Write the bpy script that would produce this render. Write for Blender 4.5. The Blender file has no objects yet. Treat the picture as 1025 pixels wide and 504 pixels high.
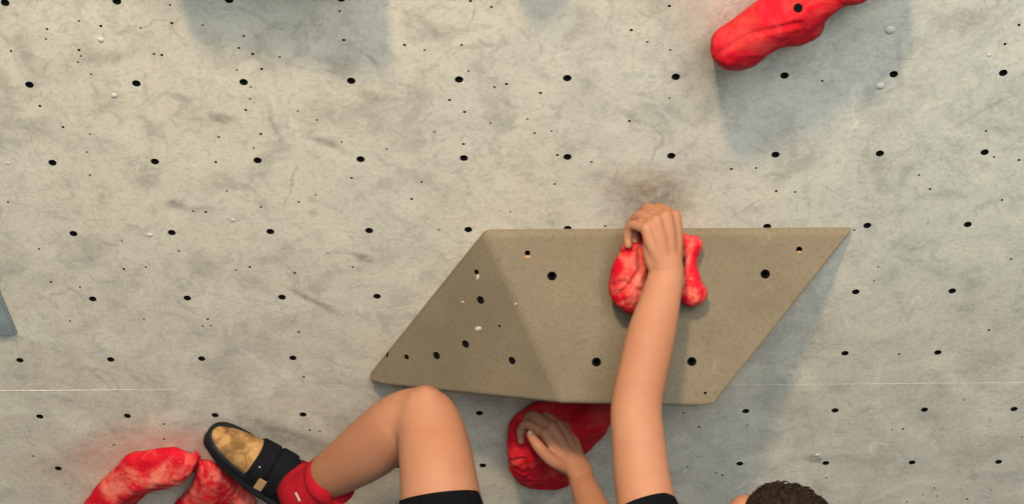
import bpy, bmesh, math, random
from math import sin, cos, pi, radians
from mathutils import Vector, Matrix, Euler, noise
random.seed(7)
S = bpy.context.scene
COL = S.collection

# ------------------------------------------------------------------ camera, light, exposure
LEAN = radians(45)                       # the wall overhangs by this much
U = Vector((1, 0, 0)); V = Vector((0, -sin(LEAN), cos(LEAN))); N = Vector((0, -cos(LEAN), -sin(LEAN)))
O = Vector((0, 0, 2.5))
WALL = Matrix(((U.x, V.x, N.x, O.x), (U.y, V.y, N.y, O.y), (U.z, V.z, N.z, O.z), (0, 0, 0, 1)))
F = 1793.72
CW = Vector((-0.0252655, 2.0101293, 2.4873757))          # camera in wall coordinates
RC = Matrix(((0.99965973, -0.02440795, -0.00920159), (0.0098665, 0.68035938, -0.73281223), (0.02414683, 0.73247209, 0.6803687)))
cam_d = bpy.data.cameras.new('camera'); cam = bpy.data.objects.new('camera', cam_d); COL.objects.link(cam)
cam_d.sensor_width = 36; cam_d.lens = F * 36 / 1025; cam_d.clip_start = 0.05
rot = WALL.to_3x3() @ RC.transposed()
CAM = WALL @ CW
cam.matrix_world = Matrix.Translation(CAM) @ rot.to_4x4()
S.camera = cam
CR, CU, CB = rot.col[0].copy(), rot.col[1].copy(), rot.col[2].copy()

S.view_settings.view_transform = 'Standard'; S.view_settings.look = 'None'
S.view_settings.gamma = 1; S.view_settings.use_curve_mapping = False
S.view_settings.exposure = 0.0

world = bpy.data.worlds.new('daylight'); S.world = world; world.use_nodes = True
bg = world.node_tree.nodes['Background']; bg.inputs[0].default_value = (0.64, 0.88, 1.0, 1); bg.inputs[1].default_value = 0.25

def lamp(name, wall_dir, dist, size, power, colour):
    d = bpy.data.lights.new(name, 'AREA'); d.shape = 'DISK'; d.size = size; d.energy = power; d.color = colour
    o = bpy.data.objects.new(name, d); COL.objects.link(o)
    tgt = WALL @ Vector((0.1, -0.7, 0))
    w = (WALL.to_3x3() @ Vector(wall_dir)).normalized()
    o.location = tgt + w * dist
    o.rotation_euler = w.to_track_quat('Z', 'Y').to_euler()
    return o
lamp('hall_floodlight', (-0.36, 3.0, 1.0), 7.0, 0.45, 440, (1.0, 0.76, 0.47))
lamp('hall_floodlight', (0.75, 2.2, 1.0), 7.5, 0.8, 70, (1.0, 0.76, 0.50))

lamp('cool_fill_light', (0.25, 1.7, 1.0), 8.0, 4.0, 600, (0.82, 0.93, 0.98))      # added cool fill without a real source; deepens shade under the volume

# ------------------------------------------------------------------ placing helpers
def ray(px, py):
    d = CR * ((px - 512.5) / F) - CU * ((py - 252) / F) - CB
    return d
def at_depth(px, py, d): return CAM + ray(px, py) * d
def on_plane(px, py, p0, nn, h=0.0):
    d = ray(px, py); return CAM + d * ((p0 + nn * h - CAM).dot(nn) / d.dot(nn))
def on_wall(px, py, h=0.0): return on_plane(px, py, O, N, h)
WI = WALL.inverted()
def uv(px, py, h=0.0): return WI @ on_wall(px, py, h)
def depth_of(p): return -(p - CAM).dot(CB)

# ------------------------------------------------------------------ node helpers
class Mat:
    def __init__(s, name):
        s.m = bpy.data.materials.new(name); s.m.use_nodes = True
        s.t = s.m.node_tree; s.b = s.t.nodes['Principled BSDF']; s.tc = s.n('ShaderNodeTexCoord')
        s.obj = s.tc.outputs['Object']
    def n(s, kind, **kw):
        x = s.t.nodes.new(kind)
        for k, v in kw.items(): setattr(x, k, v)
        return x
    def put(s, sock, val):
        if isinstance(val, bpy.types.NodeSocket): s.t.links.new(val, sock)
        elif isinstance(val, (tuple, list)) and len(val) == 3 and sock.type == 'RGBA': sock.default_value = (*val, 1)
        else: sock.default_value = val
    def noise(s, scale, detail=4, rough=0.55, vec=None, dist=0.0):
        x = s.n('ShaderNodeTexNoise'); s.put(x.inputs['Vector'], vec or s.obj)
        x.inputs['Scale'].default_value = scale; x.inputs['Detail'].default_value = detail
        x.inputs['Roughness'].default_value = rough; x.inputs['Distortion'].default_value = dist
        return x.outputs['Fac']
    def ramp(s, fac, a, b, lo=0.0, hi=1.0):
        x = s.n('ShaderNodeMapRange', interpolation_type='SMOOTHSTEP'); s.put(x.inputs[0], fac)
        x.inputs[1].default_value = a; x.inputs[2].default_value = b; x.inputs[3].default_value = lo; x.inputs[4].default_value = hi
        return x.outputs[0]
    def math(s, op, a, b=0.0):
        x = s.n('ShaderNodeMath', operation=op); s.put(x.inputs[0], a); s.put(x.inputs[1], b); return x.outputs[0]
    def mix(s, fac, a, b):
        x = s.n('ShaderNodeMix', data_type='RGBA'); s.put(x.inputs[0], fac); s.put(x.inputs[6], a); s.put(x.inputs[7], b); return x.outputs[2]
    def mapping(s, loc, rz, sc, vec=None):
        x = s.n('ShaderNodeMapping', vector_type='TEXTURE'); s.put(x.inputs[0], vec or s.obj)
        x.inputs[1].default_value = loc; x.inputs[2].default_value = (0, 0, rz); x.inputs[3].default_value = sc
        return x.outputs[0]
    def length(s, vec):
        x = s.n('ShaderNodeVectorMath', operation='LENGTH'); s.put(x.inputs[0], vec); return x.outputs['Value']
    def bump(s, h, strength, dist=0.002):
        x = s.n('ShaderNodeBump'); s.put(x.inputs['Height'], h); x.inputs['Strength'].default_value = strength
        x.inputs['Distance'].default_value = dist; s.t.links.new(x.outputs[0], s.b.inputs['Normal'])
    def done(s, col=None, rough=0.6, **kw):
        if col is not None: s.put(s.b.inputs['Base Color'], col)
        s.put(s.b.inputs['Roughness'], rough)
        for k, v in kw.items(): s.put(s.b.inputs[k], v)
        return s.m

def hexc(r, g, b):
    f = lambda c: c / 12.92 if c <= 0.04045 else ((c + 0.055) / 1.055) ** 2.4
    return (f(r / 255), f(g / 255), f(b / 255))

# ------------------------------------------------------------------ object helpers
def tag(o, label=None, cat=None, group=None, kind=None):
    if label: o['label'] = label
    if cat: o['category'] = cat
    if group: o['group'] = group
    if kind: o['kind'] = kind
    return o
def link(name, me, mat=None, parent=None, matrix=None):
    me.name = name
    o = bpy.data.objects.new(name, me); COL.objects.link(o)
    if mat is not None:
        for m in (mat if isinstance(mat, (list, tuple)) else [mat]): me.materials.append(m)
    if parent is not None:
        o.parent = parent
        if matrix is None: o.matrix_parent_inverse = parent.matrix_world.inverted()
    if matrix is not None: o.matrix_world = matrix
    return o
def empty(name, loc, label, cat, group=None):
    o = bpy.data.objects.new(name, None); COL.objects.link(o); o.empty_display_size = 0.05
    o.matrix_world = Matrix.Translation(loc)
    return tag(o, label, cat, group)
def to_mesh(bm, smooth=True):
    bmesh.ops.recalc_face_normals(bm, faces=bm.faces)
    me = bpy.data.meshes.new('m'); bm.to_mesh(me); bm.free()
    if smooth: me.shade_smooth()
    return me

def spline(pts, per):
    """Catmull-Rom through tuples of equal length."""
    out = []; n = len(pts)
    for i in range(n - 1):
        p0, p1, p2, p3 = pts[max(i - 1, 0)], pts[i], pts[i + 1], pts[min(i + 2, n - 1)]
        for k in range(per):
            t = k / per
            out.append(tuple(0.5 * (2 * b + (c - a) * t + (2 * a - 5 * b + 4 * c - d) * t * t + (3 * b - a - 3 * c + d) * t ** 3)
                             for a, b, c, d in zip(p0, p1, p2, p3)))
    out.append(tuple(pts[-1])); return out
def loft(bm, pts, radii, ref=None, seg=20, per=5, caps=(True, True), endn=(None, None)):
    """closed tube; radii floats or (a, b): a along ref, b across. caps: rounded (True) or flat."""
    rr = [(r, r) if isinstance(r, (int, float)) else r for r in radii]
    data = spline([(*p, *r) for p, r in zip(pts, rr)], per if len(pts) > 1 else 1)
    P = [Vector(d[:3]) for d in data]; Rr = [(max(d[3], 1e-4), max(d[4], 1e-4)) for d in data]
    T = [(P[min(i + 1, len(P) - 1)] - P[max(i - 1, 0)]).normalized() for i in range(len(P))]
    if endn[0]: T[0] = Vector(endn[0]).normalized()
    if endn[1]: T[-1] = Vector(endn[1]).normalized()
    rings = []
    def ring(c, t, a, b, keep):
        r = Vector(ref) if ref is not None else keep
        e1 = (r - t * r.dot(t)); e1 = e1.normalized() if e1.length > 1e-5 else t.orthogonal().normalized()
        e2 = t.cross(e1)
        rings.append([bm.verts.new(c + e1 * a * cos(q) + e2 * b * sin(q)) for q in [2 * pi * k / seg for k in range(seg)]])
        return e1
    keep = T[0].orthogonal()
    if caps[0]:
        for k in (5, 4, 3, 2, 1):
            q = k / 5.4 * pi / 2; m = sum(Rr[0]) / 2
            keep = ring(P[0] - T[0] * m * sin(q), T[0], Rr[0][0] * cos(q), Rr[0][1] * cos(q), keep)
    for c, t, (a, b) in zip(P, T, Rr): keep = ring(c, t, a, b, keep)
    if caps[1]:
        for k in (1, 2, 3, 4, 5):
            q = k / 5.4 * pi / 2; m = sum(Rr[-1]) / 2
            keep = ring(P[-1] + T[-1] * m * sin(q), T[-1], Rr[-1][0] * cos(q), Rr[-1][1] * cos(q), keep)
    for a, b in zip(rings, rings[1:]):
        for k in range(seg): bm.faces.new((a[k], a[(k + 1) % seg], b[(k + 1) % seg], b[k]))
    bm.faces.new(rings[0][::-1]); bm.faces.new(rings[-1])
def ball(bm, c, r, axes=None, sub=3):
    """ellipsoid; r float or 3 radii along the axes (3 vectors)."""
    r = (r, r, r) if isinstance(r, (int, float)) else r
    ax = axes or (Vector((1, 0, 0)), Vector((0, 1, 0)), Vector((0, 0, 1)))
    m = Matrix([[ax[j][i] * r[j] for j in range(3)] + [c[i]] for i in range(3)] + [[0, 0, 0, 1]])
    bmesh.ops.create_icosphere(bm, subdivisions=sub, radius=1, matrix=m)
def evaluated(me, *mods):
    o = bpy.data.objects.new('tmp', me); COL.objects.link(o)
    for kind, kw in mods:
        m = o.modifiers.new('m', kind)
        for k, v in kw.items(): setattr(m, k, v)
    dg = bpy.context.evaluated_depsgraph_get()
    out = bpy.data.meshes.new_from_object(o.evaluated_get(dg))
    bpy.data.objects.remove(o); return out
def fuse(bm, voxel=0.004, smooth=3, factor=0.5, lump=None):
    """weld overlapping closed shapes into ONE continuous surface."""
    me = to_mesh(bm)
    out = evaluated(me, ('REMESH', dict(mode='VOXEL', voxel_size=voxel)), ('SMOOTH', dict(iterations=smooth, factor=factor)))
    bpy.data.meshes.remove(me)
    if lump:
        amp, size = lump
        out.update()
        nr = [v.normal.copy() for v in out.vertices]
        for v, n_ in zip(out.vertices, nr): v.co += n_ * amp * noise.fractal(v.co / size, 0.8, 2.1, 4)
    out.shade_smooth(); return out
def clip(me, p0, nn):
    """cut away what lies behind the plane and close it."""
    bm = bmesh.new(); bm.from_mesh(me)
    g = bmesh.ops.bisect_plane(bm, geom=bm.verts[:] + bm.edges[:] + bm.faces[:], plane_co=p0, plane_no=nn, clear_inner=True)
    ed = [e for e in g['geom_cut'] if isinstance(e, bmesh.types.BMEdge)]
    if ed:
        try: bmesh.ops.edgeloop_fill(bm, edges=ed)
        except Exception: pass
    bm.to_mesh(me); bm.free(); me.shade_smooth(); return me
def cutter_add(bm, p, nn, r, depth, seg=14, mat=1):
    q = nn.to_track_quat('Z', 'Y').to_matrix().to_4x4()
    g = bmesh.ops.create_cone(bm, cap_ends=True, segments=seg, radius1=r, radius2=r, depth=depth + 0.01, matrix=Matrix.Translation(p - nn * (depth - 0.01) / 2) @ q)
    for v in g['verts']:
        for f in v.link_faces: f.material_index = mat
def carve(me, cut_bm, mats):
    for m in mats: me.materials.append(m)
    cm = to_mesh(cut_bm, False)
    for m in mats: cm.materials.append(m)
    co = bpy.data.objects.new('cut', cm); COL.objects.link(co)
    out = evaluated(me, ('BOOLEAN', dict(operation='DIFFERENCE', solver='EXACT', object=co, use_self=False)))
    print('CARVED', len(me.vertices), len(cm.vertices), len(out.vertices), len(out.polygons))
    bpy.data.objects.remove(co); bpy.data.meshes.remove(cm)
    return out

# ------------------------------------------------------------------ materials
def wall_material():
    m = Mat('painted_plywood')
    big = m.noise(1.7, 5, 0.6); mid = m.noise(9, 6, 0.65, dist=0.6); fine = m.noise(70, 4, 0.7); grain = m.noise(300, 3, 0.7)
    sx = m.n('ShaderNodeSeparateXYZ'); m.put(sx.inputs[0], m.obj); u, v = sx.outputs[0], sx.outputs[1]
    cream = (0.68, 0.59, 0.455); grey = (0.60, 0.545, 0.45); blue = (0.57, 0.56, 0.495)
    col = m.mix(m.ramp(big, 0.35, 0.65), cream, grey)
    right = m.ramp(m.math('ADD', u, m.math('MULTIPLY', big, 0.8)), 0.35, 1.2, 0, 0.75)
    col = m.mix(right, col, blue)
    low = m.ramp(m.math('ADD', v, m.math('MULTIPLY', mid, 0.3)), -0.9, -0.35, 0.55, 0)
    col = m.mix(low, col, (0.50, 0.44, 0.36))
    col = m.mix(m.ramp(mid, 0.48, 0.70, 0, 0.52), col, (0.29, 0.27, 0.22))
    col = m.mix(m.ramp(mid, 0.32, 0.50, 0.55, 0), col, (0.72, 0.67, 0.52))
    col = m.mix(m.ramp(fine, 0.52, 0.75, 0, 0.38), col, (0.25, 0.24, 0.205))
    speck = m.noise(120, 5, 0.75, dist=0.3)
    col = m.mix(m.ramp(speck, 0.50, 0.70, 0, 0.40), col, (0.30, 0.28, 0.24))
    col = m.mix(m.ramp(speck, 0.32, 0.50, 0.35, 0), col, (0.74, 0.69, 0.58))
    cloud = m.noise(20, 6, 0.7, dist=1.2)
    col = m.mix(m.ramp(cloud, 0.49, 0.68, 0, 0.42), col, (0.32, 0.30, 0.25))
    # long faint scuffs
    scuff = m.noise(5, 5, 0.7, vec=m.mapping((0, 0, 0), radians(-38), (0.9, 0.10, 1)), dist=0.4)
    col = m.mix(m.ramp(scuff, 0.62, 0.74, 0, 0.35), col, (0.24, 0.23, 0.20))
    scuff2 = m.noise(6, 5, 0.7, vec=m.mapping((3, 1, 0), radians(40), (0.7, 0.08, 1)), dist=0.4)
    col = m.mix(m.ramp(scuff2, 0.63, 0.75, 0, 0.30), col, (0.56, 0.53, 0.45))
    # rubber and dirt marks, brownish tints by the top hold, painted leg shadow and red bounce: centre, length, width (pixels of the photograph), tilt, strength, colour
    dark = (0.13, 0.125, 0.11)
    marks = [(222, 118, 24, 7, -25, 0.55, dark), (342, 68, 26, 18, -50, 0.40, dark), (370, 95, 24, 9, -45, 0.35, dark),
             (176, 204, 14, 8, 0, 0.55, dark), (198, 209, 22, 7, -8, 0.35, dark), (312, 300, 46, 5, -42, 0.55, dark),
             (365, 258, 20, 6, -32, 0.6, dark), (325, 142, 28, 6, -20, 0.45, dark), (110, 56, 50, 10, 12, 0.30, dark),
             (440, 33, 50, 10, 8, 0.28, dark), (272, 118, 6, 34, 5, 0.25, dark), (183, 98, 14, 4, 0, 0.4, dark),
             (30, 125, 46, 16, 5, 0.22, dark), (80, 262, 44, 14, 4, 0.22, dark), (205, 265, 30, 20, 30, 0.25, dark),
             (637, 118, 36, 5, -38, 0.28, dark), (645, 96, 22, 3, -20, 0.25, dark), (816, 459, 11, 6, -10, 0.85, (0.10, 0.10, 0.085)),
             (945, 195, 44, 8, 0, 0.22, dark), (300, 440, 60, 14, -25, 0.45, (0.17, 0.12, 0.09)), (265, 425, 40, 10, -30, 0.35, (0.17, 0.12, 0.09)),  # last two: shadow of the bent leg, painted into the wall colour
             (655, 196, 60, 36, 0, 0.62, (0.20, 0.145, 0.10)), (640, 182, 80, 34, 0, 0.22, (0.26, 0.19, 0.14)), (700, 20, 46, 60, 20, 0.30, (0.33, 0.22, 0.16)),
             (690, 60, 40, 40, 0, 0.15, (0.33, 0.22, 0.16)), (110, 450, 90, 34, 30, 0.42, (0.48, 0.19, 0.13)), (190, 440, 50, 20, -10, 0.35, (0.48, 0.20, 0.14)),  # last two: red bounce light around the foot hold, painted in
             (55, 470, 60, 40, 30, 0.18, (0.45, 0.24, 0.17)), (120, 435, 7, 30, 28, 0.20, dark), (100, 38, 7, 4, 0, 0.6, (0.75, 0.73, 0.66)),  # first: outer part of the painted red bounce
             (30, 45, 60, 3, 20, 0.25, (0.65, 0.62, 0.52)), (560, 30, 70, 8, 60, 0.2, (0.6, 0.58, 0.5)), (960, 60, 60, 3, -60, 0.3, (0.6, 0.58, 0.5)),
             (985, 110, 50, 3, 40, 0.25, dark), (900, 60, 5, 50, 10, 0.2, dark), (650, 150, 70, 20, 0, 0.2, (0.6, 0.57, 0.48))]
    wob = m.n('ShaderNodeTexNoise'); m.put(wob.inputs[0], m.obj); wob.inputs['Scale'].default_value = 22; wob.inputs['Detail'].default_value = 4
    add = m.n('ShaderNodeVectorMath', operation='MULTIPLY_ADD'); m.put(add.inputs[0], wob.outputs['Color'])
    add.inputs[1].default_value = (0.03, 0.03, 0); add.inputs[2].default_value = (0, 0, 0)
    off = m.n('ShaderNodeVectorMath', operation='ADD'); m.put(off.inputs[0], m.obj); m.put(off.inputs[1], add.outputs[0])
    sub = m.n('ShaderNodeVectorMath', operation='SUBTRACT'); m.put(sub.inputs[0], off.outputs[0]); sub.inputs[1].default_value = (0.015, 0.015, 0)
    brk = m.ramp(m.noise(45, 5, 0.75), 0.30, 0.65, 0.35, 1.0)
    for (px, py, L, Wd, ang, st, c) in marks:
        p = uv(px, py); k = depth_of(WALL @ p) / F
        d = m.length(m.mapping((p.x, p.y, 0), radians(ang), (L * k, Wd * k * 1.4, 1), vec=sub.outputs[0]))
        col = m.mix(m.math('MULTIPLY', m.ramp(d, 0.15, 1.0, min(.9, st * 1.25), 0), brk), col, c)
    # thin curling scratches
    for sc_, lo_, c_, st_ in ((3.1, .006, (0.17, 0.16, 0.14), .45), (4.3, .007, (0.78, 0.74, 0.63), .5), (6.5, .009, (0.20, 0.185, 0.16), .35)):
        mv = m.n('ShaderNodeMapping'); m.put(mv.inputs[0], m.obj); mv.inputs[1].default_value = (sc_, -sc_, 0)
        line = m.math('ABSOLUTE', m.math('SUBTRACT', m.noise(sc_, 2, 0.4, vec=mv.outputs[0], dist=0.8), 0.5))
        gate = m.ramp(m.noise(sc_ * 2.2, 3, 0.6, vec=mv.outputs[0]), 0.50, 0.62)
        col = m.mix(m.math('MULTIPLY', m.math('MULTIPLY', m.ramp(line, 0.0, lo_, st_, 0), gate), brk), col, c_)
    # chalk specks
    vo = m.n('ShaderNodeTexVoronoi'); m.put(vo.inputs[0], m.obj); vo.inputs['Scale'].default_value = 26
    sp = m.ramp(vo.outputs['Distance'], 0.05, 0.09, 1, 0)
    sel = m.ramp(m.noise(8, 2), 0.60, 0.66)
    col = m.mix(m.math('MULTIPLY', m.math('MULTIPLY', sp, sel), 0.6), col, (0.68, 0.66, 0.58))
    h = m.math('ADD', m.math('MULTIPLY', fine, 0.5), m.math('MULTIPLY', grain, 0.6))
    m.bump(h, 0.30, 0.0015)
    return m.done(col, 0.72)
def simple(name, col, rough, bscale=None, bstr=0.2, var=0.0, vscale=20, bdist=0.002, **kw):
    m = Mat(name); c = col
    if var: c = m.mix(m.ramp(m.noise(vscale, 5, 0.6), 0.3, 0.7), tuple(x * (1 - var) for x in col), tuple(min(1, x * (1 + var)) for x in col))
    if bscale: m.bump(m.noise(bscale, 4, 0.6), bstr, bdist)
    return m.done(c, rough, **kw)
def hold_material(chalk=0.6, name='red_resin'):
    m = Mat(name)
    red = m.mix(m.ramp(m.noise(18, 4), 0.35, 0.65), (0.47, 0.003, 0.012), (0.54, 0.008, 0.022))
    dust = m.math('MULTIPLY', m.ramp(m.noise(13, 6, 0.7, dist=0.5), 0.42, 0.68), chalk)
    col = m.mix(dust, red, (0.82, 0.27, 0.18))
    spots = m.ramp(m.noise(55, 4, 0.7), 0.64, 0.76, 0, chalk * .8)
    col = m.mix(spots, col, (0.86, 0.60, 0.50))
    m.bump(m.noise(220, 3, 0.6), 0.25, 0.0012)
    return m.done(col, 0.65, **{'Specular IOR Level': 0.10})
def skin_material():
    m = Mat('skin')
    c = m.mix(m.ramp(m.noise(7, 4), 0.3, 0.7), (0.38, 0.155, 0.080), (0.42, 0.185, 0.102))
    c = m.mix(m.ramp(m.noise(35, 4, 0.7), 0.5, 0.75, 0, 0.35), c, (0.35, 0.12, 0.068))
    m.bump(m.noise(260, 3, 0.6), 0.12, 0.001)
    return m.done(c, 0.62, **{'Specular IOR Level': 0.28, 'Subsurface Weight': 0.12, 'Subsurface Radius': (0.012, 0.005, 0.003), 'Subsurface Scale': 0.6})
def volume_material():
    m = Mat('textured_volume_coat')
    c = m.mix(m.ramp(m.noise(5, 5, 0.6), 0.3, 0.7), (0.165, 0.126, 0.078), (0.205, 0.158, 0.100))
    c = m.mix(m.ramp(m.noise(150, 4, 0.75), 0.48, 0.68, 0, 0.6), c, (0.115, 0.086, 0.05))
    c = m.mix(m.ramp(m.noise(11, 6, 0.7, dist=0.6), 0.60, 0.75, 0, 0.45), c, (0.30, 0.25, 0.165))
    c = m.mix(m.ramp(m.noise(8, 5, 0.7), 0.58, 0.72, 0, 0.3), c, (0.13, 0.10, 0.065))
    m.bump(m.noise(420, 3, 0.7), 0.5, 0.0015)
    return m.done(c, 0.85)
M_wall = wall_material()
M_dark = simple('hole_dark', (0.004, 0.004, 0.004), 1.0, **{'Specular IOR Level': 0.0})
M_nut = simple('blackened_steel', (0.004, 0.004, 0.004), 0.9, **{'Specular IOR Level': 0.1})
M_vol = volume_material()
M_red = hold_material(0.16, 'red_resin'); M_redchalk = hold_material(0.6, 'chalked_red_resin')
M_skin = skin_material()
M_black = simple('black_cloth', (0.004, 0.004, 0.005), 0.95, 600, 0.3, 0.3, 40, **{'Specular IOR Level': 0.1})
M_sock = simple('red_knit', (0.40, 0.010, 0.018), 0.95, 500, 0.5, 0.12, 60, **{'Specular IOR Level': 0.1})
M_rubber = simple('black_rubber', (0.006, 0.006, 0.007), 0.6, 120, 0.15, 0.3, 30, **{'Specular IOR Level': 0.25})
M_strap = simple('black_webbing', (0.005, 0.005, 0.007), 0.9, 500, 0.4, 0.3, 40, **{'Specular IOR Level': 0.15})
def suede():
    m = Mat('tan_suede')
    c = m.mix(m.ramp(m.noise(28, 5, 0.65, dist=0.8), 0.35, 0.65), (0.15, 0.065, 0.016), (0.40, 0.215, 0.070))
    m.bump(m.noise(45, 5, 0.7), 0.5, 0.004)
    return m.done(c, 0.9)
M_suede = suede()
M_tab = simple('tan_pull_tab', (0.42, 0.24, 0.11), 0.8, 300, 0.3, 0.15)
M_hair = simple('brown_hair', (0.019, 0.0088, 0.0048), 0.7, 300, 0.3, 0.5, 90, **{'Specular IOR Level': 0.2})
M_white = simple('pale_chalk', (0.50, 0.47, 0.39), 0.8, 200, 0.3)
M_screw = simple('zinc_screw', (0.45, 0.44, 0.40), 0.5, Metallic=0.3)
M_nail = simple('fingernail', (0.50, 0.26, 0.17), 0.3)
M_seam = simple('seam_filler', (0.62, 0.56, 0.43), 0.8, 90, 0.4, 0.25, 40)

# ------------------------------------------------------------------ the wall
def wall_part(name, bm, mat, parent=None, smooth=False):
    o = link(name, to_mesh(bm, smooth), mat)
    if parent is not None: o.parent = parent
    else: o.matrix_world = WALL
    return o
UL, UR, VB, VT, TH = -2.6, 2.6, -3.45, 1.5, 0.045
bm = bmesh.new()
bmesh.ops.create_cube(bm, size=1, matrix=Matrix.Translation(((UL + UR) / 2, (VB + VT) / 2, -TH / 2)) @ Matrix.Diagonal((UR - UL, VT - VB, TH, 1)))
wall_me = to_mesh(bm, False)
hidden = [(385, 395), (480, 228), (858, 228), (718, 412), (560, 412)]
def inside(p, poly):
    r = False
    for i in range(len(poly)):
        (x1, y1), (x2, y2) = poly[i], poly[i - 1]
        if (y1 > p[1]) != (y2 > p[1]) and p[0] < (x2 - x1) * (p[1] - y1) / (y2 - y1) + x1: r = not r
    return r
def pixel(p):
    q = p - CAM; d = -q.dot(CB); return (512.5 + F * q.dot(CR) / d, 252 - F * q.dot(CU) / d)
cut = bmesh.new(); nuts = []
Nl = Vector((0, 0, 1))
vol_foot = [(-0.47, -1.10), (-0.19, -0.605), (0.60, -0.605), (0.32, -0.97), (-0.02, -0.97)]
row_fix = {0: -0.003, 1: 0.002, 6: -0.001}
for r in range(-3, 12):
    for c in range(-9, 10):
        p = Vector((c * 0.2, -r * 0.2 + row_fix.get(r, 0) , 0)); x, y = pixel(WALL @ p)
        if inside((p.x, p.y), vol_foot) or (r, c) == (5, 2): continue
        if -40 < x < 1065 and -30 < y < 520: nuts.append(p)
        cutter_add(cut, p, Nl, 0.0081, 0.034, 14 if p in nuts else 8)
screws = [(47, 29), (46, 39), (11, 51), (79, 50), (81, 56), (78, 62), (101, 26), (91, 74), (154, 54), (162, 55), (170, 5), (172, 23), (141, 28),
          (79, 21), (203, 25), (239, 48), (244, 36), (237, 70), (251, 87), (250, 99), (246, 110), (219, 137), (254, 148), (216, 162), (90, 134), (87, 152),
          (40, 106), (63, 127), (253, 54), (280, 57), (262, 69), (344, 40), (340, 11), (298, 111), (317, 120), (342, 142), (261, 134), (387, 149),
          (492, 7), (462, 45), (425, 50), (405, 45), (469, 71), (507, 84), (495, 87), (450, 100), (465, 112), (435, 132), (491, 123), (464, 144), (471, 1),
          (541, 93), (528, 119), (535, 133), (552, 131), (558, 155), (630, 121), (670, 98), (670, 6), (648, 42), (632, 30), (671, 50), (592, 162),
          (1020, 25), (1006, 44), (987, 131), (995, 157), (823, 81), (1020, 160), (90, 175), (8, 202), (39, 249), (122, 241), (193, 211), (206, 212),
          (227, 191), (236, 270), (250, 267), (237, 270), (179, 251), (124, 269), (146, 267), (80, 287), (51, 282), (70, 321), (203, 326), (208, 319), (211, 326), (144, 319),
          (352, 178), (299, 202), (316, 195), (261, 207), (328, 253), (322, 251), (353, 267), (422, 182), (439, 230), (412, 199), (511, 212), (295, 273), (299, 332),
          (555, 184), (606, 226), (732, 169), (757, 168), (777, 191), (796, 192), (931, 189), (920, 175), (879, 267), (875, 281), (1012, 259),
          (855, 230), (900, 354), (904, 429), (893, 430), (1023, 437), (164, 424), (164, 439), (114, 445), (33, 456), (304, 377), (310, 430), (320, 431),
          (684, 413), (660, 412), (700, 427), (717, 473), (723, 475), (688, 467), (748, 425), (827, 478), (935, 488), (938, 496), (968, 499), (924, 495), (908, 502), (992, 490),
          (600, 453), (484, 464), (1003, 200), (965, 400), (990, 330)]
used = [Vector(p) for p in nuts]
for (px, py) in screws:
    p = uv(px, py)
    if any((p - q).length < .014 for q in used) or abs(p.y - uv(512, 387).y) < .008: continue
    used.append(p)
    cutter_add(cut, uv(px, py), Nl, random.choice((0.0022, 0.0026, 0.0031)), 0.02, 8)
# panel joint running across the boards
sv = uv(512, 387).y
bmesh.ops.create_cube(cut, size=1, matrix=Matrix.Translation((0, sv, 0)) @ Matrix.Diagonal((6, 0.0016, 0.006, 1)))
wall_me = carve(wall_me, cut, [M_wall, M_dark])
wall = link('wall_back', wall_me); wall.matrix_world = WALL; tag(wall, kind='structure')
nb = bmesh.new()
prof = [(0.0079, -0.0035), (0.0063, -0.0035), (0.0056, -0.006), (0.0056, -0.030), (0.0079, -0.030)]
rings = [[nb.verts.new((r * cos(2 * pi * k / 16), r * sin(2 * pi * k / 16), z)) for k in range(16)] for r, z in prof]
for i in range(5):
    a, b = rings[i], rings[(i + 1) % 5]
    for k in range(16): nb.faces.new((a[k], a[(k + 1) % 16], b[(k + 1) % 16], b[k]))
nut_me = to_mesh(nb); nut_me.materials.append(M_nut)
def nut(parent, m4):
    o = bpy.data.objects.new('threaded_insert', nut_me); COL.objects.link(o); o.parent = parent; o.matrix_local = m4; return o
for p in nuts: nut(wall, Matrix.Translation(p))
# filled screw heads, pale
for (px, py, r) in [(101, 40, .0062), (114, 95.5, .0065), (891, 30, .0095), (881, 86, .0085), (233, 220, .005), (150, 235, .0062), (990, 55, .004), (8, 163, .004), (818, 455, .006)]:
    b = bmesh.new(); p = uv(px, py)
    bmesh.ops.create_uvsphere(b, u_segments=16, v_segments=8, radius=1, matrix=Matrix.Translation(p) @ Matrix.Diagonal((r, r * 0.9, r * 0.35, 1)))
    o = wall_part('screw_plug', b, M_white, wall, True); o['label'] = 'pale filled screw head'
# filler bead along part of the joint
b = bmesh.new()
for x0, x1, hh in ((-20, 60, .0011), (60, 130, .0009), (130, 176, .0005), (735, 1035, .0004)):
    a, c = uv(x0, 388 - x0 * 0.003), uv(x1, 388 - x1 * .003)
    a.y = c.y = sv + 0.0010
    loft(b, [a, (a + c) / 2, c], [(hh, hh)] * 3, ref=(0, 0, 1), seg=8)
wall_part('joint_filler', b, M_seam, wall, True)

# the hall floor: padded mat under the overhang
b = bmesh.new(); bmesh.ops.create_cube(b, size=1, matrix=Matrix.Translation((0, -1.5, -0.15)) @ Matrix.Diagonal((9, 11, 0.3, 1)))
bmesh.ops.bevel(b, geom=b.edges[:], offset=0.03, segments=3, affect='EDGES')
fl = link('floor', to_mesh(b, False), simple('blue_grey_mat', (0.12, 0.14, 0.16), 0.7, 60, 0.2, 0.15)); tag(fl, kind='structure')

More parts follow.
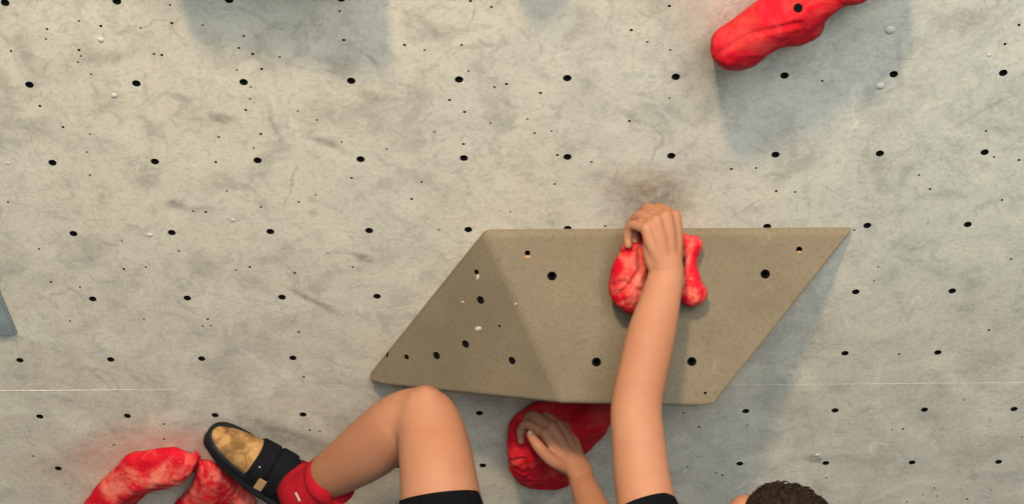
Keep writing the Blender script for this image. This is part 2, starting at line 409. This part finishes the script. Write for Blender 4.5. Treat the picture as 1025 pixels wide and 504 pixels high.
# ------------------------------------------------------------------ big beige volume
hC = 0.235
A = on_wall(486, 233.5, .012); B = on_wall(854.5, 231.5, .012); C_ = on_wall(714.5, 407, hC)
fn = (C_ - A).cross(B - A).normalized()
if fn.dot(CAM - A) < 0: fn = -fn
D_ = on_plane(562, 403.5, A, fn); E_ = on_wall(369, 384, .028)
ln = (E_ - A).cross(D_ - A).normalized()
if ln.dot(CAM - A) < 0: ln = -ln
def foot(p): q = WI @ p; return WALL @ Vector((q.x, q.y, 0.0005))
M1 = A.lerp(D_, .5)
bm = bmesh.new()
for p in (A, B, C_, D_, E_): bm.verts.new(p); bm.verts.new(foot(p))
bmesh.ops.convex_hull(bm, input=bm.verts[:])
bmesh.ops.dissolve_limit(bm, angle_limit=radians(2), verts=bm.verts[:], edges=bm.edges[:])
bmesh.ops.bevel(bm, geom=[e for e in bm.edges if any((WI @ v.co).z > .004 for v in e.verts)], offset=0.009, segments=4, affect='EDGES', profile=0.5)
vol_me = to_mesh(bm, False)
vol = empty('climbing_volume', WALL @ Vector((0.05, -0.85, 0)), 'large beige brown faceted wedge volume bolted on the grey wall above the bent knee', 'climbing volume', None)
cut = bmesh.new(); vn = []
for (px, py, r) in [(552.5, 276, .0095), (766, 274, .0095), (597, 362, .0095), (692.5, 361.5, .0095), (528, 253, .0055), (800, 249.5, .0062), (706, 393, .003), (735, 389, .003)]:
    p = on_plane(px, py, A, fn); cutter_add(cut, p, fn, r, 0.032, 16)
    if r > .009: vn.append((p, fn))
for (px, py, r) in [(481, 300, .0088), (466, 344, .0088), (437, 355.5, .0088), (512.5, 360.5, .0085), (407, 357, .006), (384, 357, .0055), (477, 272, .0055), (500, 326, .003)]:
    p = on_plane(px, py, A, ln); cutter_add(cut, p, ln, r, 0.02 if px < 420 else .028, 16)
    if r > .0084: vn.append((p, ln))
vol_me = carve(vol_me, cut, [M_vol, M_dark])
body = link('volume_shell', vol_me, None, vol)
for p, nn in vn:
    m4 = Matrix.Translation(p) @ nn.to_track_quat('Z', 'Y').to_matrix().to_4x4()
    o = nut(vol, vol.matrix_world.inverted() @ m4)
for (px, py, nn, L, ang) in [(478, 277, ln, .007, 60), (478.5, 328.5, ln, .0095, 15), (528, 257, fn, .008, 0), (463, 302, ln, .004, 0), (516, 304, ln, .004, 40), (706.5, 296, fn, .003, 0), (800, 252, fn, .005, 0)]:
    p = on_plane(px, py, A, nn); b = bmesh.new(); q = nn.to_track_quat('Z', 'Y').to_matrix().to_4x4()
    bmesh.ops.create_uvsphere(b, u_segments=10, v_segments=6, radius=1, matrix=Matrix.Translation(p) @ q @ Matrix.Rotation(radians(ang), 4, 'Z') @ Matrix.Diagonal((L, L * .45, .0006, 1)))
    o = link('chipped_spot', to_mesh(b), M_tab if px == 528 or px == 800 else M_white, vol); o['label'] = 'pale chip in the coating'

# ------------------------------------------------------------------ pale volume whose tip shows at the left edge
bm = bmesh.new()
tip = [(-60, 150, .006), (17, 336, .010), (-130, 340, .03), (-150, 190, .03)]
for px, py, h in tip:
    p = on_wall(px, py, h); bm.verts.new(p); bm.verts.new(foot(p))
bmesh.ops.convex_hull(bm, input=bm.verts[:])
bmesh.ops.bevel(bm, geom=bm.edges[:], offset=0.004, segments=2, affect='EDGES')
tv = link('climbing_volume', to_mesh(bm, False), simple('pale_blue_grey_coat', (0.20, 0.235, 0.245), 0.85, 300, 0.4, 0.15, 12))
tag(tv, 'pale blue grey volume whose pointed tip shows at the left edge of the wall', 'climbing volume')

# ------------------------------------------------------------------ red holds
def px_balls(bm, place, items, flat=None):
    """items: (px, py, height, pixel radius) joined in a row"""
    pts = [place(px, py, h) for px, py, h, r in items]
    rad = [r * depth_of(p) / F for p, (_, _, _, r) in zip(pts, items)]
    loft(bm, pts, rad, seg=18, per=6)
def facet(px, py, h): return on_plane(px, py, A, fn, h)

def edge_dist(p, poly):
    best = 1e9
    for i in range(len(poly)):
        a_, b_ = Vector(poly[i - 1]), Vector(poly[i]); ab = b_ - a_; t = max(0, min(1, (p - a_).dot(ab) / max(ab.length_squared, 1e-9)))
        best = min(best, (p - a_ - ab * t).length)
    return best
def outline_hold(bm, place, poly, h, rmax, step=4.0, hump=None):
    """rounded solid with a given outline: balls packed to the edge, each joined to the wall."""
    xs = [q[0] for q in poly]; ys = [q[1] for q in poly]
    y = min(ys)
    while y <= max(ys):
        x = min(xs)
        while x <= max(xs):
            if inside((x, y), poly):
                r = min(edge_dist(Vector((x, y)), poly), rmax) + 1.6
                if r > 3.6:
                    hh = h + (hump(x, y) if hump else 0)
                    p0 = place(x, y, hh); k_ = depth_of(p0) / F
                    ball(bm, p0, r * k_, sub=2)
                    if int(x / step + y / step) % 2 == 0:
                        loft(bm, [p0, place(x, y, 0.0)], [r * k_ * .97, r * k_ * .85], seg=10, per=1)
            x += step
        y += step
def groove(me, line, width, depth, nn, base=O):
    """press a crease into the hold along a line."""
    ln2 = [Vector(q) for q in line]
    for v in me.vertices:
        if (v.co - base).dot(nn) < .025: continue
        p = Vector(pixel(v.co)); best = 1e9
        for a_, b_ in zip(ln2, ln2[1:]):
            ab = b_ - a_; t = max(0, min(1, (p - a_).dot(ab) / ab.length_squared)); best = min(best, (p - a_ - ab * t).length)
        if best < width:
            w = 1 - best / width; v.co -= nn * depth * w * w * (3 - 2 * w)
    me.update(); return me
# 1: long knobbly hold cut by the top of the frame
bm = bmesh.new()
outline_hold(bm, on_wall, [(712, 45), (714, 36), (722, 28), (733, 21), (746, 11), (760, 0), (790, -22), (830, -50), (880, -72), (905, -66), (910, -45), (890, -20), (866, 1), (856, 4),
    (845, 5), (838, 10), (830, 16), (825, 21), (823, 30), (818, 36), (812, 40), (803, 44), (795, 46), (785, 46), (777, 49), (766, 55), (755, 65), (742, 70), (728, 69), (718, 64), (713, 56)], .075, 17, 4.5,
    lambda x, y: .022 * max(0, 1 - abs((y - 52) + (x - 722) * .50) / 22))
me = clip(fuse(bm, .004, 6, lump=(.002, .05)), O + N * .0006, N)
groove(me, [(718, 56), (735, 44), (752, 35), (770, 31), (800, 24)], 5, .004, N)
h1 = empty('climbing_hold', on_wall(760, 30), 'long knobbly red climbing hold cut off by the top edge of the photo', 'climbing hold', None)
link('hold_body', me, M_red, h1)
def bolt(parent, p, nn, r):
    b = bmesh.new(); q = Matrix.Translation(p) @ nn.to_track_quat('Z', 'Y').to_matrix().to_4x4()
    rg = []
    for rr, z in ((r, -.012), (r, .0010), (r * .9, .0020), (r * .5, .0022), (r * .3, .0012)):
        rg.append([b.verts.new(q @ Vector((rr * cos(2 * pi * k / 20), rr * sin(2 * pi * k / 20), z))) for k in range(20)])
    for x, y in zip(rg, rg[1:]):
        for k in range(20): b.faces.new((x[k], x[(k + 1) % 20], y[(k + 1) % 20], y[k]))
    b.faces.new(rg[-1]); b.faces.new(rg[0])
    o = link('bolt', to_mesh(b, False), M_nut, parent); o['label'] = 'black socket bolt sunk in the hold'
def surface_hit(me, px, py):
    from mathutils.bvhtree import BVHTree
    t = BVHTree.FromPolygons([v.co.copy() for v in me.vertices], [tuple(p.vertices) for p in me.polygons])
    return t.ray_cast(CAM, ray(px, py).normalized())
hit = surface_hit(me, 799, 8)
bolt(h1, hit[0], hit[1].lerp(N, .3).normalized(), .0078)

# 2: horseshoe hold on the volume, gripped by the raised hand
bm = bmesh.new()
px_balls(bm, facet, [(641, 237, .065, 11), (634, 256, .075, 15), (629, 276, .08, 18), (628, 290, .075, 18), (636, 300, .06, 15)])
px_balls(bm, facet, [(694, 245, .030, 9.5), (692, 256, .034, 7.5), (691, 268, .038, 7.5), (691, 280, .042, 11), (693, 292, .044, 14.5)])
px_balls(bm, facet, [(641, 240, .03, 13), (664, 240, .03, 14), (690, 247, .026, 10)])
px_balls(bm, facet, [(645, 285, .02, 16), (655, 262, .02, 16)])
for q in ((641, 240, 12), (630, 272, 16), (632, 292, 15), (691, 252, 7), (691, 288, 11)):
    a_, c_ = facet(q[0], q[1], .03), facet(q[0], q[1], .0); loft(bm, [a_, c_ - fn * .01], [q[2] * .95 * depth_of(a_) / F] * 2)
me = clip(fuse(bm, .0035, 2, lump=(.0032, .026)), A + fn * .0006, fn)
groove(me, [(640, 250), (641, 270), (632, 285), (622, 294)], 5, .010, fn, A); groove(me, [(612, 285), (626, 282), (640, 292)], 4, .006, fn, A)
h2 = link('climbing_hold', me, M_redchalk); tag(h2, 'red chalky horseshoe climbing hold on the beige volume gripped by the raised hand', 'climbing hold')

# 3: hold under the volume, gripped by the lower hand
bm = bmesh.new()
outline_hold(bm, on_wall, [(508, 442), (510, 426), (518, 414), (535, 404), (560, 398), (614, 398), (612, 420), (605, 434), (592, 447), (583, 456), (578, 470), (568, 486), (552, 489), (535, 488), (521, 483), (511, 470)], .030, 15, 4.5,
    lambda x, y: .045 * max(0, 1 - ((x - 520) ** 2 + (y - 455) ** 2) ** .5 / 30) + .03 * max(0, 1 - abs(y - 412 - (610 - x) * .5) / 16) * (x > 565))
me = clip(fuse(bm, .0035, 2, lump=(.003, .07)), O + N * .0006, N)
groove(me, [(565, 425), (585, 424), (612, 415)], 4, .008, N); groove(me, [(512, 462), (524, 460), (530, 475)], 4, .006, N)
h3 = link('climbing_hold', me, M_red); tag(h3, 'red climbing hold tucked under the volume gripped by the lower hand', 'climbing hold')

# 4: two curved arms under the foot
def ridge_height(x, y):
    rg = [(70, 540), (111, 503), (135, 485), (154, 479), (180, 475), (200, 467)]
    for (x0, y0), (x1, y1) in zip(rg, rg[1:]):
        if x <= x1 or x1 == 200:
            yr = y0 + (y1 - y0) * (x - x0) / (x1 - x0); sl = abs((y1 - y0) / (x1 - x0)); d = (y - yr) / (1 + sl * sl) ** .5
            return .080 - (.045 * d / 12 if d > 0 else .030 * -d / 26)
    return .06
bm = bmesh.new()
outline_hold(bm, on_wall, [(76, 530), (85, 504), (101, 482), (118, 466), (129, 454), (154, 450), (174, 448), (189, 453), (198, 460), (198, 467), (186, 478), (182, 484), (160, 489), (146, 493), (136, 503), (120, 530)], .0, 7.5, 3.6,
    ridge_height)
outline_hold(bm, on_wall, [(197, 461), (210, 460), (222, 470), (240, 486), (256, 500), (256, 530), (168, 530), (176, 503), (189, 490), (196, 478)], .045, 11, 3.8, lambda x, y: .03 * max(0, 1 - abs((x - 212) + (y - 480) * .2) / 22))
me = clip(fuse(bm, .0035, 10, lump=(.0016, .030)), O + N * .0006, N)
groove(me, [(196, 455), (199, 464), (194, 476)], 4, .02, N)
h4 = link('climbing_hold', me, M_redchalk); tag(h4, 'red chalky climbing hold with two curved arms below the toe of the shoe', 'climbing hold')

# holds and a volume just above the frame, seen only by their shade on the wall
bm = bmesh.new()
for u_, v_, h_ in ((-.68, .165, .10), (-.345, .175, .135), (-.31, .60, .03), (-.74, .58, .03), (-.52, .19, .12)):
    p = WALL @ Vector((u_, v_, h_)); bm.verts.new(p); bm.verts.new(foot(p))
bmesh.ops.convex_hull(bm, input=bm.verts[:])
bmesh.ops.bevel(bm, geom=bm.edges[:], offset=0.004, segments=2, affect='EDGES')
tv2 = link('climbing_volume', to_mesh(bm, False), M_vol); tag(tv2, 'broad beige volume above the left part of the wall', 'climbing volume')
bm = bmesh.new()
loft(bm, [WALL @ Vector(q) for q in ((-.085, .19, .06), (-.075, .28, .08), (-.06, .36, .04))], [.018, .05, .06])
loft(bm, [WALL @ Vector(q) for q in ((-.08, .19, .0), (-.06, .34, .0))], [.03, .07])
h5 = link('climbing_hold', clip(fuse(bm, .005, 2, lump=(.005, .04)), O + N * .0006, N), M_red)
tag(h5, 'small red climbing hold above the top edge near the middle', 'climbing hold')

# ------------------------------------------------------------------ the climber
J = dict(
    l_wrist=at_depth(667, 272, 3.46), l_elbow=at_depth(637, 408, 3.42), l_sh=at_depth(657, 556, 3.33),
    r_wrist=at_depth(578, 470, 3.96), r_elbow=at_depth(622, 578, 3.80), r_sh=at_depth(738, 632, 3.55),
    knee=at_depth(428, 408, 3.68), hip=at_depth(452, 612, 3.55), ankle=at_depth(308, 495, 3.98),
    r_hip=at_depth(552, 690, 3.42), r_knee=at_depth(700, 790, 3.62), r_ankle=at_depth(640, 930, 3.95))
person_root = WALL @ Vector((0.05, -1.6, 0.55))
k = lambda px, d: px * d / F
bm = bmesh.new()
# raised arm
loft(bm, [J['l_wrist'] + CU * .02 - CR * .002, J['l_wrist'], at_depth(661, 300, 3.45), at_depth(652, 335, 3.44), at_depth(643, 375, 3.43), at_depth(637, 408, 3.42), at_depth(639, 440, 3.40), at_depth(643, 480, 3.38), at_depth(650, 520, 3.35), J['l_sh']],
     [(.033, .026), (.0345, .027), (.040, .034), (.0475, .042), (.0485, .045), (.0495, .046), (.0515, .049), (.054, .052), (.058, .057), (.062, .062)], ref=CR, seg=24)
ball(bm, at_depth(633, 414, 3.40), .030)
# lower arm
loft(bm, [at_depth(574, 461, 3.97), J['r_wrist'], at_depth(591, 502, 3.90), at_depth(605, 535, 3.86), J['r_elbow'], at_depth(675, 606, 3.68), J['r_sh']],
     [(.026, .022), (.026, .023), (.035, .032), (.043, .040), (.044, .042), (.052, .05), (.06, .06)], ref=CR, seg=24)
# bent leg: thigh, knee, calf
loft(bm, [at_depth(424, 408, 3.700), at_depth(427, 416, 3.685), at_depth(433, 440, 3.67), at_depth(439, 480, 3.63), at_depth(445, 540, 3.60), J['hip']],
     [(.050, .048), (.064, .064), (.0725, .074), (.0785, .08), (.088, .09), (.095, .1)], ref=CR, seg=48)
loft(bm, [at_depth(424, 412, 3.70), at_depth(412, 415, 3.715), at_depth(397, 426, 3.74), at_depth(372, 447, 3.80), at_depth(345, 466, 3.87), at_depth(322, 481, 3.94), J['ankle']],
     [(.055, .05), (.063, .060), (.068, .066), (.068, .066), (.060, .057), (.048, .047), (.045, .044)], ref=CB, seg=48)
ball(bm, at_depth(424, 405, 3.665), (.046, .036, .040), (CR, CB, CU))
# torso
mid_h = J['hip'].lerp(J['r_hip'], .5); mid_s = J['l_sh'].lerp(J['r_sh'], .5)
sd = (J['r_sh'] - J['l_sh']).normalized()
loft(bm, [mid_h, mid_h.lerp(mid_s, .3), mid_h.lerp(mid_s, .6), mid_h.lerp(mid_s, .88), mid_s],
     [(.15, .11), (.135, .10), (.15, .11), (.155, .11), (.10, .08)], ref=sd, seg=28)
ball(bm, J['l_sh'], .068); ball(bm, J['r_sh'], .068); ball(bm, J['hip'], .105); ball(bm, J['r_hip'], .105)
# other leg, hanging below the frame
loft(bm, [J['r_hip'], J['r_hip'].lerp(J['r_knee'], .5), J['r_knee'], J['r_knee'].lerp(J['r_ankle'], .3), J['r_knee'].lerp(J['r_ankle'], .7), J['r_ankle']],
     [.09, .08, .062, .058, .045, .037], seg=24)
# neck and head
HC = at_depth(772, 546, 3.32)
hz = (CR * .42 + CU * .80 + CB * .30).normalized()
hf = (-CR * .85 + CU * .35 - CB * .40); hf = (hf - hz * hf.dot(hz)).normalized()
hs = hz.cross(hf).normalized()
hp = lambda f_, s_, z_: HC + hf * f_ + hs * s_ + hz * z_
loft(bm, [mid_s, mid_s.lerp(hp(-.02, 0, -.07), .5), hp(-.02, 0, -.06)], [.062, .055, .055])
AX = (hf, hs, hz)
ball(bm, hp(-.012, 0, .018), (.096, .076, .086), AX)
ball(bm, hp(.025, 0, -.045), (.062, .058, .075), AX)
ball(bm, hp(.055, 0, -.090), (.028, .030, .024), AX)
ball(bm, hp(.070, 0, .022), (.037, .048, .038), AX)
loft(bm, [hp(.085, 0, .008), hp(.100, 0, -.02), hp(.104, 0, -.034)], [.009, .011, .014])
for s_ in (-1, 1):
    ball(bm, hp(.094, s_ * .011, -.036), .009)
    ball(bm, hp(.080, s_ * .032, .012), (.012, .022, .008), AX)
    ball(bm, hp(-.005, s_ * .076, -.012), (.018, .008, .03), AX)
ball(bm, hp(.086, 0, -.062), (.010, .022, .006), AX); ball(bm, hp(.083, 0, -.071), (.010, .019, .007), AX)

def hand(bm, wrist, X, Z, left, curls, thumb, sc=1.0, splay=(4, 1, -3, -8), nails=None):
    X = X.normalized(); Z = (Z - X * Z.dot(X)).normalized(); Y = X.cross(Z) * (1 if left else -1)
    P = lambda x, y, z: wrist + (X * x + Y * y + Z * z) * sc
    kn = [(.090, .030, .000), (.094, .009, .004), (.089, -.012, .002), (.080, -.031, -.003)]
    ln_ = [(.044, .027, .023), (.048, .030, .024), (.044, .028, .023), (.035, .022, .020)]
    rd = [.0098, .010, .0096, .0086]
    loft(bm, [P(-.02, 0, 0), P(.01, 0, 0), P(.04, 0, -.002), P(.075, 0, -.002)], [(.029 * sc, .021 * sc), (.030 * sc, .021 * sc), (.036 * sc, .017 * sc), (.038 * sc, .013 * sc)], ref=Y)
    for i in range(4):
        kx, ky, kz = kn[i]
        loft(bm, [P(.012, ky * .45, .004), P(kx * .6, ky * .85, kz + .004), P(kx, ky, kz + .002)], [.012 * sc, .0118 * sc, (rd[i] + .0022) * sc], seg=14)
        pos = Vector((kx, ky, kz)); a = 0; pts = [P(*pos)]; q = radians(splay[i])
        for L, c in zip(ln_[i], curls[i]):
            a += radians(c); pos = pos + Vector((cos(a) * cos(q), sin(q), -sin(a))) * L; pts.append(P(*pos))
        r = rd[i] * sc
        loft(bm, pts, [r * 1.08, r * 1.02, r * .93, r * .80], seg=14, per=5)
        for j in (1, 2): ball(bm, pts[j], r * 1.07, sub=2)
    ball(bm, P(.03, .022, -.012), (.034 * sc, .017 * sc, .015 * sc), (X, Y, Z))
    ball(bm, P(.035, -.024, -.009), (.038 * sc, .014 * sc, .014 * sc), (X, Y, Z))
    loft(bm, [P(*q) for q in thumb], [.015 * sc, .0132 * sc, .0118 * sc, .0092 * sc], seg=14)
    ball(bm, P(*thumb[2]), .0124 * sc, sub=2)
    return P, X, Y, Z
body_me = fuse(bm, .004, 9, .5)
bm = bmesh.new(); bm.from_mesh(body_me); bpy.data.meshes.remove(body_me)
for cx, cy, rr, n_ in ((404, 408, 30, 60), (404, 400, 20, 40)):        # soften the fold beside the kneecap
    near = [v for v in bm.verts if (Vector(pixel(v.co)) - Vector((cx, cy))).length < rr and 3.5 < depth_of(v.co) < 3.80]
    for _ in range(n_): bmesh.ops.smooth_vert(bm, verts=near, factor=.5, use_axis_x=True, use_axis_y=True, use_axis_z=True)
# raised left hand: little-finger side to the camera, fingers hooked over the top of the hold
hand(bm, J['l_wrist'] + CU * .002 + CR * .004, CU * .93 - CR * .16 + CB * .10, CR * .50 + CB * .82 + CU * .1, True,
     [(70, 55, 45), (73, 56, 45), (76, 56, 45), (78, 52, 46)],
     [(.018, .026, -.010), (.045, .042, -.024), (.070, .040, -.045), (.088, .028, -.058)], sc=1.12, splay=(1, 0, -1, -3))
# lower right hand: thumb near the camera, fingers over the hold
Pr, Xr, Yr, Zr = hand(bm, at_depth(577, 466, 3.945), CU * .88 - CR * .52 - CB * .05, CB * .72 + CR * .50 + CU * .35, False,
     [(40, 62, 40), (36, 62, 45), (34, 62, 45), (32, 60, 45)],
     [(.014, .024, -.004), (.040, .048, .000), (.075, .060, .002), (.104, .058, -.004)], sc=1.08)
skin_me = fuse(bm, .003, 2, .45)
person = link('person', skin_me, M_skin)
tag(person, 'climber in black shorts and shirt hanging from the wall, left arm raised, left knee bent', 'person')
# thumbnail of the lower hand
b = bmesh.new(); tn = Pr(.108, .062, .004)
ball(b, tn, (.0062, .0048, .0014), (Xr, (Zr + Yr * .2).cross(Xr).normalized(), (Zr + Yr * .4).normalized()))
link('thumbnail', to_mesh(b), M_nail, person)

# shorts
bm = bmesh.new()
ax = (at_depth(438, 480, 3.63) - at_depth(445, 540, 3.60)).normalized()
hem_n = (CU * .98 + CR * -.0 + CB * .1).normalized()
loft(bm, [at_depth(439.5, 496, 3.615), at_depth(441, 508, 3.61), at_depth(446, 545, 3.60), J['hip']], [(.081, .082), (.086, .088), (.098, .10), (.112, .115)], ref=CR, seg=32,
     caps=(False, True), endn=((-hem_n - CR * -.13), None))
loft(bm, [J['r_hip'].lerp(J['r_knee'], .55), J['r_hip'].lerp(J['r_knee'], .4), J['r_hip']], [.092, .096, .112], seg=32, caps=(False, True))
loft(bm, [mid_h.lerp(mid_s, -.1), mid_h, mid_h.lerp(mid_s, .18)], [(.15, .12), (.165, .125), (.155, .115)], ref=sd, seg=32)
link('shorts', to_mesh(bm), M_black, person)
# shirt
bm = bmesh.new()
loft(bm, [mid_h.lerp(mid_s, .08), mid_h.lerp(mid_s, .3), mid_h.lerp(mid_s, .6), mid_h.lerp(mid_s, .88), mid_s.lerp(mid_h, -.02)],
     [(.17, .13), (.152, .115), (.165, .122), (.168, .122), (.112, .092)], ref=sd, seg=32, caps=(False, True))
ball(bm, J['l_sh'], .079); ball(bm, J['r_sh'], .079)
loft(bm, [at_depth(644, 503, 3.365), at_depth(648, 517, 3.355), J['l_sh']], [(.0585, .059), (.064, .065), (.073, .073)], ref=CR, seg=32, caps=(False, True), endn=(-CU + CR * .39, None))
loft(bm, [J['r_sh'].lerp(J['r_elbow'], .55), J['r_sh']], [.064, .073], seg=32, caps=(False, True))
link('shirt', to_mesh(bm), M_black, person)

# hair: a cap of short tufts on the skull
bm = bmesh.new()
ball(bm, hp(-.016, 0, .034), (.103, .083, .092), AX)
ball(bm, hp(-.055, 0, -.01), (.058, .074, .075), AX)
capme = fuse(bm, .004, 2)
bm = bmesh.new(); bm.from_mesh(capme)
bmesh.ops.bisect_plane(bm, geom=bm.verts[:] + bm.edges[:] + bm.faces[:], plane_co=hp(.066, 0, .03), plane_no=(hf * .9 - hz * .44), clear_outer=True)
lo_ = [e for e in bm.edges if e.is_boundary]; bmesh.ops.edgeloop_fill(bm, edges=lo_)
rng = random.Random(3)
for i in range(900):
    th_ = rng.uniform(0, 2 * pi); ph = math.acos(rng.uniform(-.25, 1)); d = Vector((sin(ph) * cos(th_), sin(ph) * sin(th_), cos(ph)))
    if d.x > .70 and d.z < .55: continue
    root = hp(-.016 + .102 * d.x, .082 * d.y, .034 + .091 * d.z)
    nn = (hf * d.x + hs * d.y + hz * d.z).normalized()
    flow = (hs * (-.75) * (1 if rng.random() < .9 else -1) + hf * rng.uniform(-.5, .7) - hz * .2); flow = (flow - nn * flow.dot(nn)).normalized()
    L = rng.uniform(.026, .052); lift = rng.uniform(.02, .10)
    loft(bm, [root - nn * .003, root + flow * L * .5 + nn * L * lift * .7, root + flow * L + nn * (L * lift - L * .18)], [.0024, .0020, .0004], seg=5, per=3, caps=(False, False))
link('hair', to_mesh(bm), M_hair, person)
bpy.data.meshes.remove(capme)

# ------------------------------------------------------------------ sock and climbing shoe on the bent leg
sdir = (at_depth(345, 466, 3.87) - J['ankle']).normalized()
# shoe frame: x toe-ward, z out of the instep, y along the sole toward the lower left
toe = at_depth(221, 433, 4.035); heel = at_depth(306, 494, 4.08)
sx_ = (toe - heel).normalized(); up_ = (CR * .545 + CU * .84); up_ = (up_ - sx_ * up_.dot(sx_)).normalized()
bk_ = up_.cross(sx_); bk_ = bk_ if bk_.dot(CB) > 0 else -bk_
sz_ = (bk_ * .72 + up_ * .69).normalized(); sy_ = (bk_ * .69 - up_ * .72).normalized()
L_ = (toe - heel).length
sp_ = lambda x, y, z: heel + sx_ * x + sy_ * y + sz_ * z
sock_bm = bmesh.new()
cuff = at_depth(333, 478, 3.91)
loft(sock_bm, [sp_(L_ * .22, 0, -.01), sp_(L_ * .12, 0, .015), J['ankle'] - sdir * .004, cuff - sdir * .022, cuff - sdir * .020, cuff], [(.046, .048), (.054, .055), (.057, .056), (.0575, .0565), (.0605, .0595), (.0615, .060)], ref=CB, seg=40, per=4, caps=(True, False), endn=(None, (CR * .95 + CU * .05 + CB * .1)))
sock = link('sock', to_mesh(sock_bm), M_sock, person)
b = bmesh.new(); hit = surface_hit(sock.data, 298, 497)
if hit[0] is not None:
    q = hit[1].to_track_quat('Z', 'Y').to_matrix().to_4x4()
    for dx, dy in ((-.004, .006), (0, 0), (.003, -.006)):
        bmesh.ops.create_uvsphere(b, u_segments=10, v_segments=6, radius=1, matrix=Matrix.Translation(hit[0]) @ q @ Matrix.Translation((dx, dy, 0)) @ Matrix.Diagonal((.0042, .0045, .001, 1)))
    link('woven_logo', to_mesh(b), M_white, sock)
shoe = bpy.data.objects.new('climbing_shoe', None); COL.objects.link(shoe)
shoe.parent = person; shoe['label'] = 'tan suede climbing shoe with black rubber and straps'
def prof_(t):      # half width, half height, centre height along the shoe (0 heel, 1 toe)
    tab = [(-.02, .034, .044, .006), (.12, .044, .056, .004), (.30, .047, .060, .004), (.50, .0475, .052, -.002), (.70, .044, .043, -.006), (.88, .036, .034, -.012), (1.0, .026, .022, -.016)]
    for p, q in zip(tab, tab[1:]):
        if t <= q[0]:
            f_ = (t - p[0]) / (q[0] - p[0]); return [a + (b - a) * f_ for a, b in zip(p[1:], q[1:])]
    return tab[-1][1:]
def shell(bm, ts, grow=0.0, **kw):
    pr = [prof_(t) for t in ts]
    loft(bm, [sp_(t * L_, 0, p[2]) for t, p in zip(ts, pr)], [(p[0] + grow, p[1] + grow) for p in pr], ref=sy_, seg=40, per=5, **kw)
up = bmesh.new()
shell(up, [-.02, .12, .30, .50, .70, .88, 1.0])
link('upper', fuse(up, .0035, 2), M_suede, shoe)
ru = bmesh.new()   # sole with a rand that climbs around the toe
ts = [-.03, .12, .30, .50, .70, .88, 1.0]
loft(ru, [sp_(t * L_, .004, prof_(t)[2] - prof_(t)[1] * .72) for t in ts], [(prof_(t)[0] + .004, .020) for t in ts], ref=sy_, seg=40, per=5)
loft(ru, [sp_(t * L_, prof_(t)[0] * .80, prof_(t)[2] - prof_(t)[1] * .30) for t in (.0, .3, .6, .85, .97)], [.013, .014, .0145, .015, .014])
loft(ru, [sp_(L_ * .97, .024, -.022), sp_(L_ * 1.045, .010, -.016), sp_(L_ * 1.05, -.012, -.012), sp_(L_ * .985, -.030, -.008), sp_(L_ * .84, -.040, -.002), sp_(L_ * .66, -.045, .002)], [.013, .0135, .0125, .009, .006, .004])
link('rubber_sole', fuse(ru, .0035, 3), M_rubber, shoe)
def band(t0, t1, grow, tilt):
    b_ = bmesh.new()
    shell(b_, [t0 + (t1 - t0) * i / 4 for i in range(5)], grow, caps=(False, False), endn=(sx_ + sy_ * tilt, sx_ + sy_ * tilt))
    return link('strap', to_mesh(b_), M_strap, shoe)
band(.02, .62, .0028, .10); band(.45, .60, .0066, .10); band(.27, .41, .0072, .06); band(.06, .22, .0066, 0)
def on_shoe(px, py, w, h, ang, mat, name, th=.002):
    # small flat piece lying on whatever shoe part is nearest to the camera there
    best = None
    for c in shoe.children:
        r = surface_hit(c.data, px, py)
        if r[0] is not None and (best is None or r[3] < best[3]): best = r
    if best is None: return
    nn = best[1] if best[1].dot(CB) > 0 else -best[1]
    e1 = (CR * cos(radians(ang)) + CU * sin(radians(ang))); e1 = (e1 - nn * e1.dot(nn)).normalized(); e2 = nn.cross(e1)
    b_ = bmesh.new(); m = Matrix([[e1[i] * w, e2[i] * h, nn[i] * th, best[0][i] + nn[i] * .001] for i in range(3)] + [[0, 0, 0, 1]])
    bmesh.ops.create_cube(b_, size=1, matrix=m); bmesh.ops.bevel(b_, geom=b_.edges[:], offset=.0006, segments=2, affect='EDGES')
    return link(name, to_mesh(b_, False), mat, shoe)
on_shoe(260.5, 484.5, .040, .019, 60, M_tab, 'pull_tab')
on_shoe(256, 449, .0035, .0035, 30, M_screw, 'rivet'); on_shoe(260, 467, .0035, .0035, 30, M_screw, 'rivet')

# ------------------------------------------------------------------ the other foot, below the frame
shank = (J['r_knee'] - J['r_ankle']).normalized()
q1 = Matrix((sx_, sy_, sz_)).transposed()
d2 = shank; f2 = (-N * .8 - CR * .5); f2 = (f2 - d2 * f2.dot(d2)).normalized(); s2 = d2.cross(f2)
if (sx_.cross(sy_)).dot(sz_) * (f2.cross(s2)).dot(d2) < 0: s2 = -s2
q2 = Matrix((f2, s2, d2)).transposed()
MV = Matrix.Translation(J['r_ankle'] - shank * .05 - f2 * L_ * .16) @ (q2 @ q1.inverted()).to_4x4() @ Matrix.Translation(-heel)
shoe2 = shoe.copy(); COL.objects.link(shoe2); shoe2.parent = person
for c in list(shoe.children):
    d = c.copy(); COL.objects.link(d); d.parent = shoe2; d.matrix_world = MV
sock2_bm = bmesh.new()
loft(sock2_bm, [J['r_ankle'] - shank * .05, J['r_ankle'], J['r_ankle'] + shank * .05], [.046, .047, .050], seg=32)
link('sock', to_mesh(sock2_bm), M_sock, person)
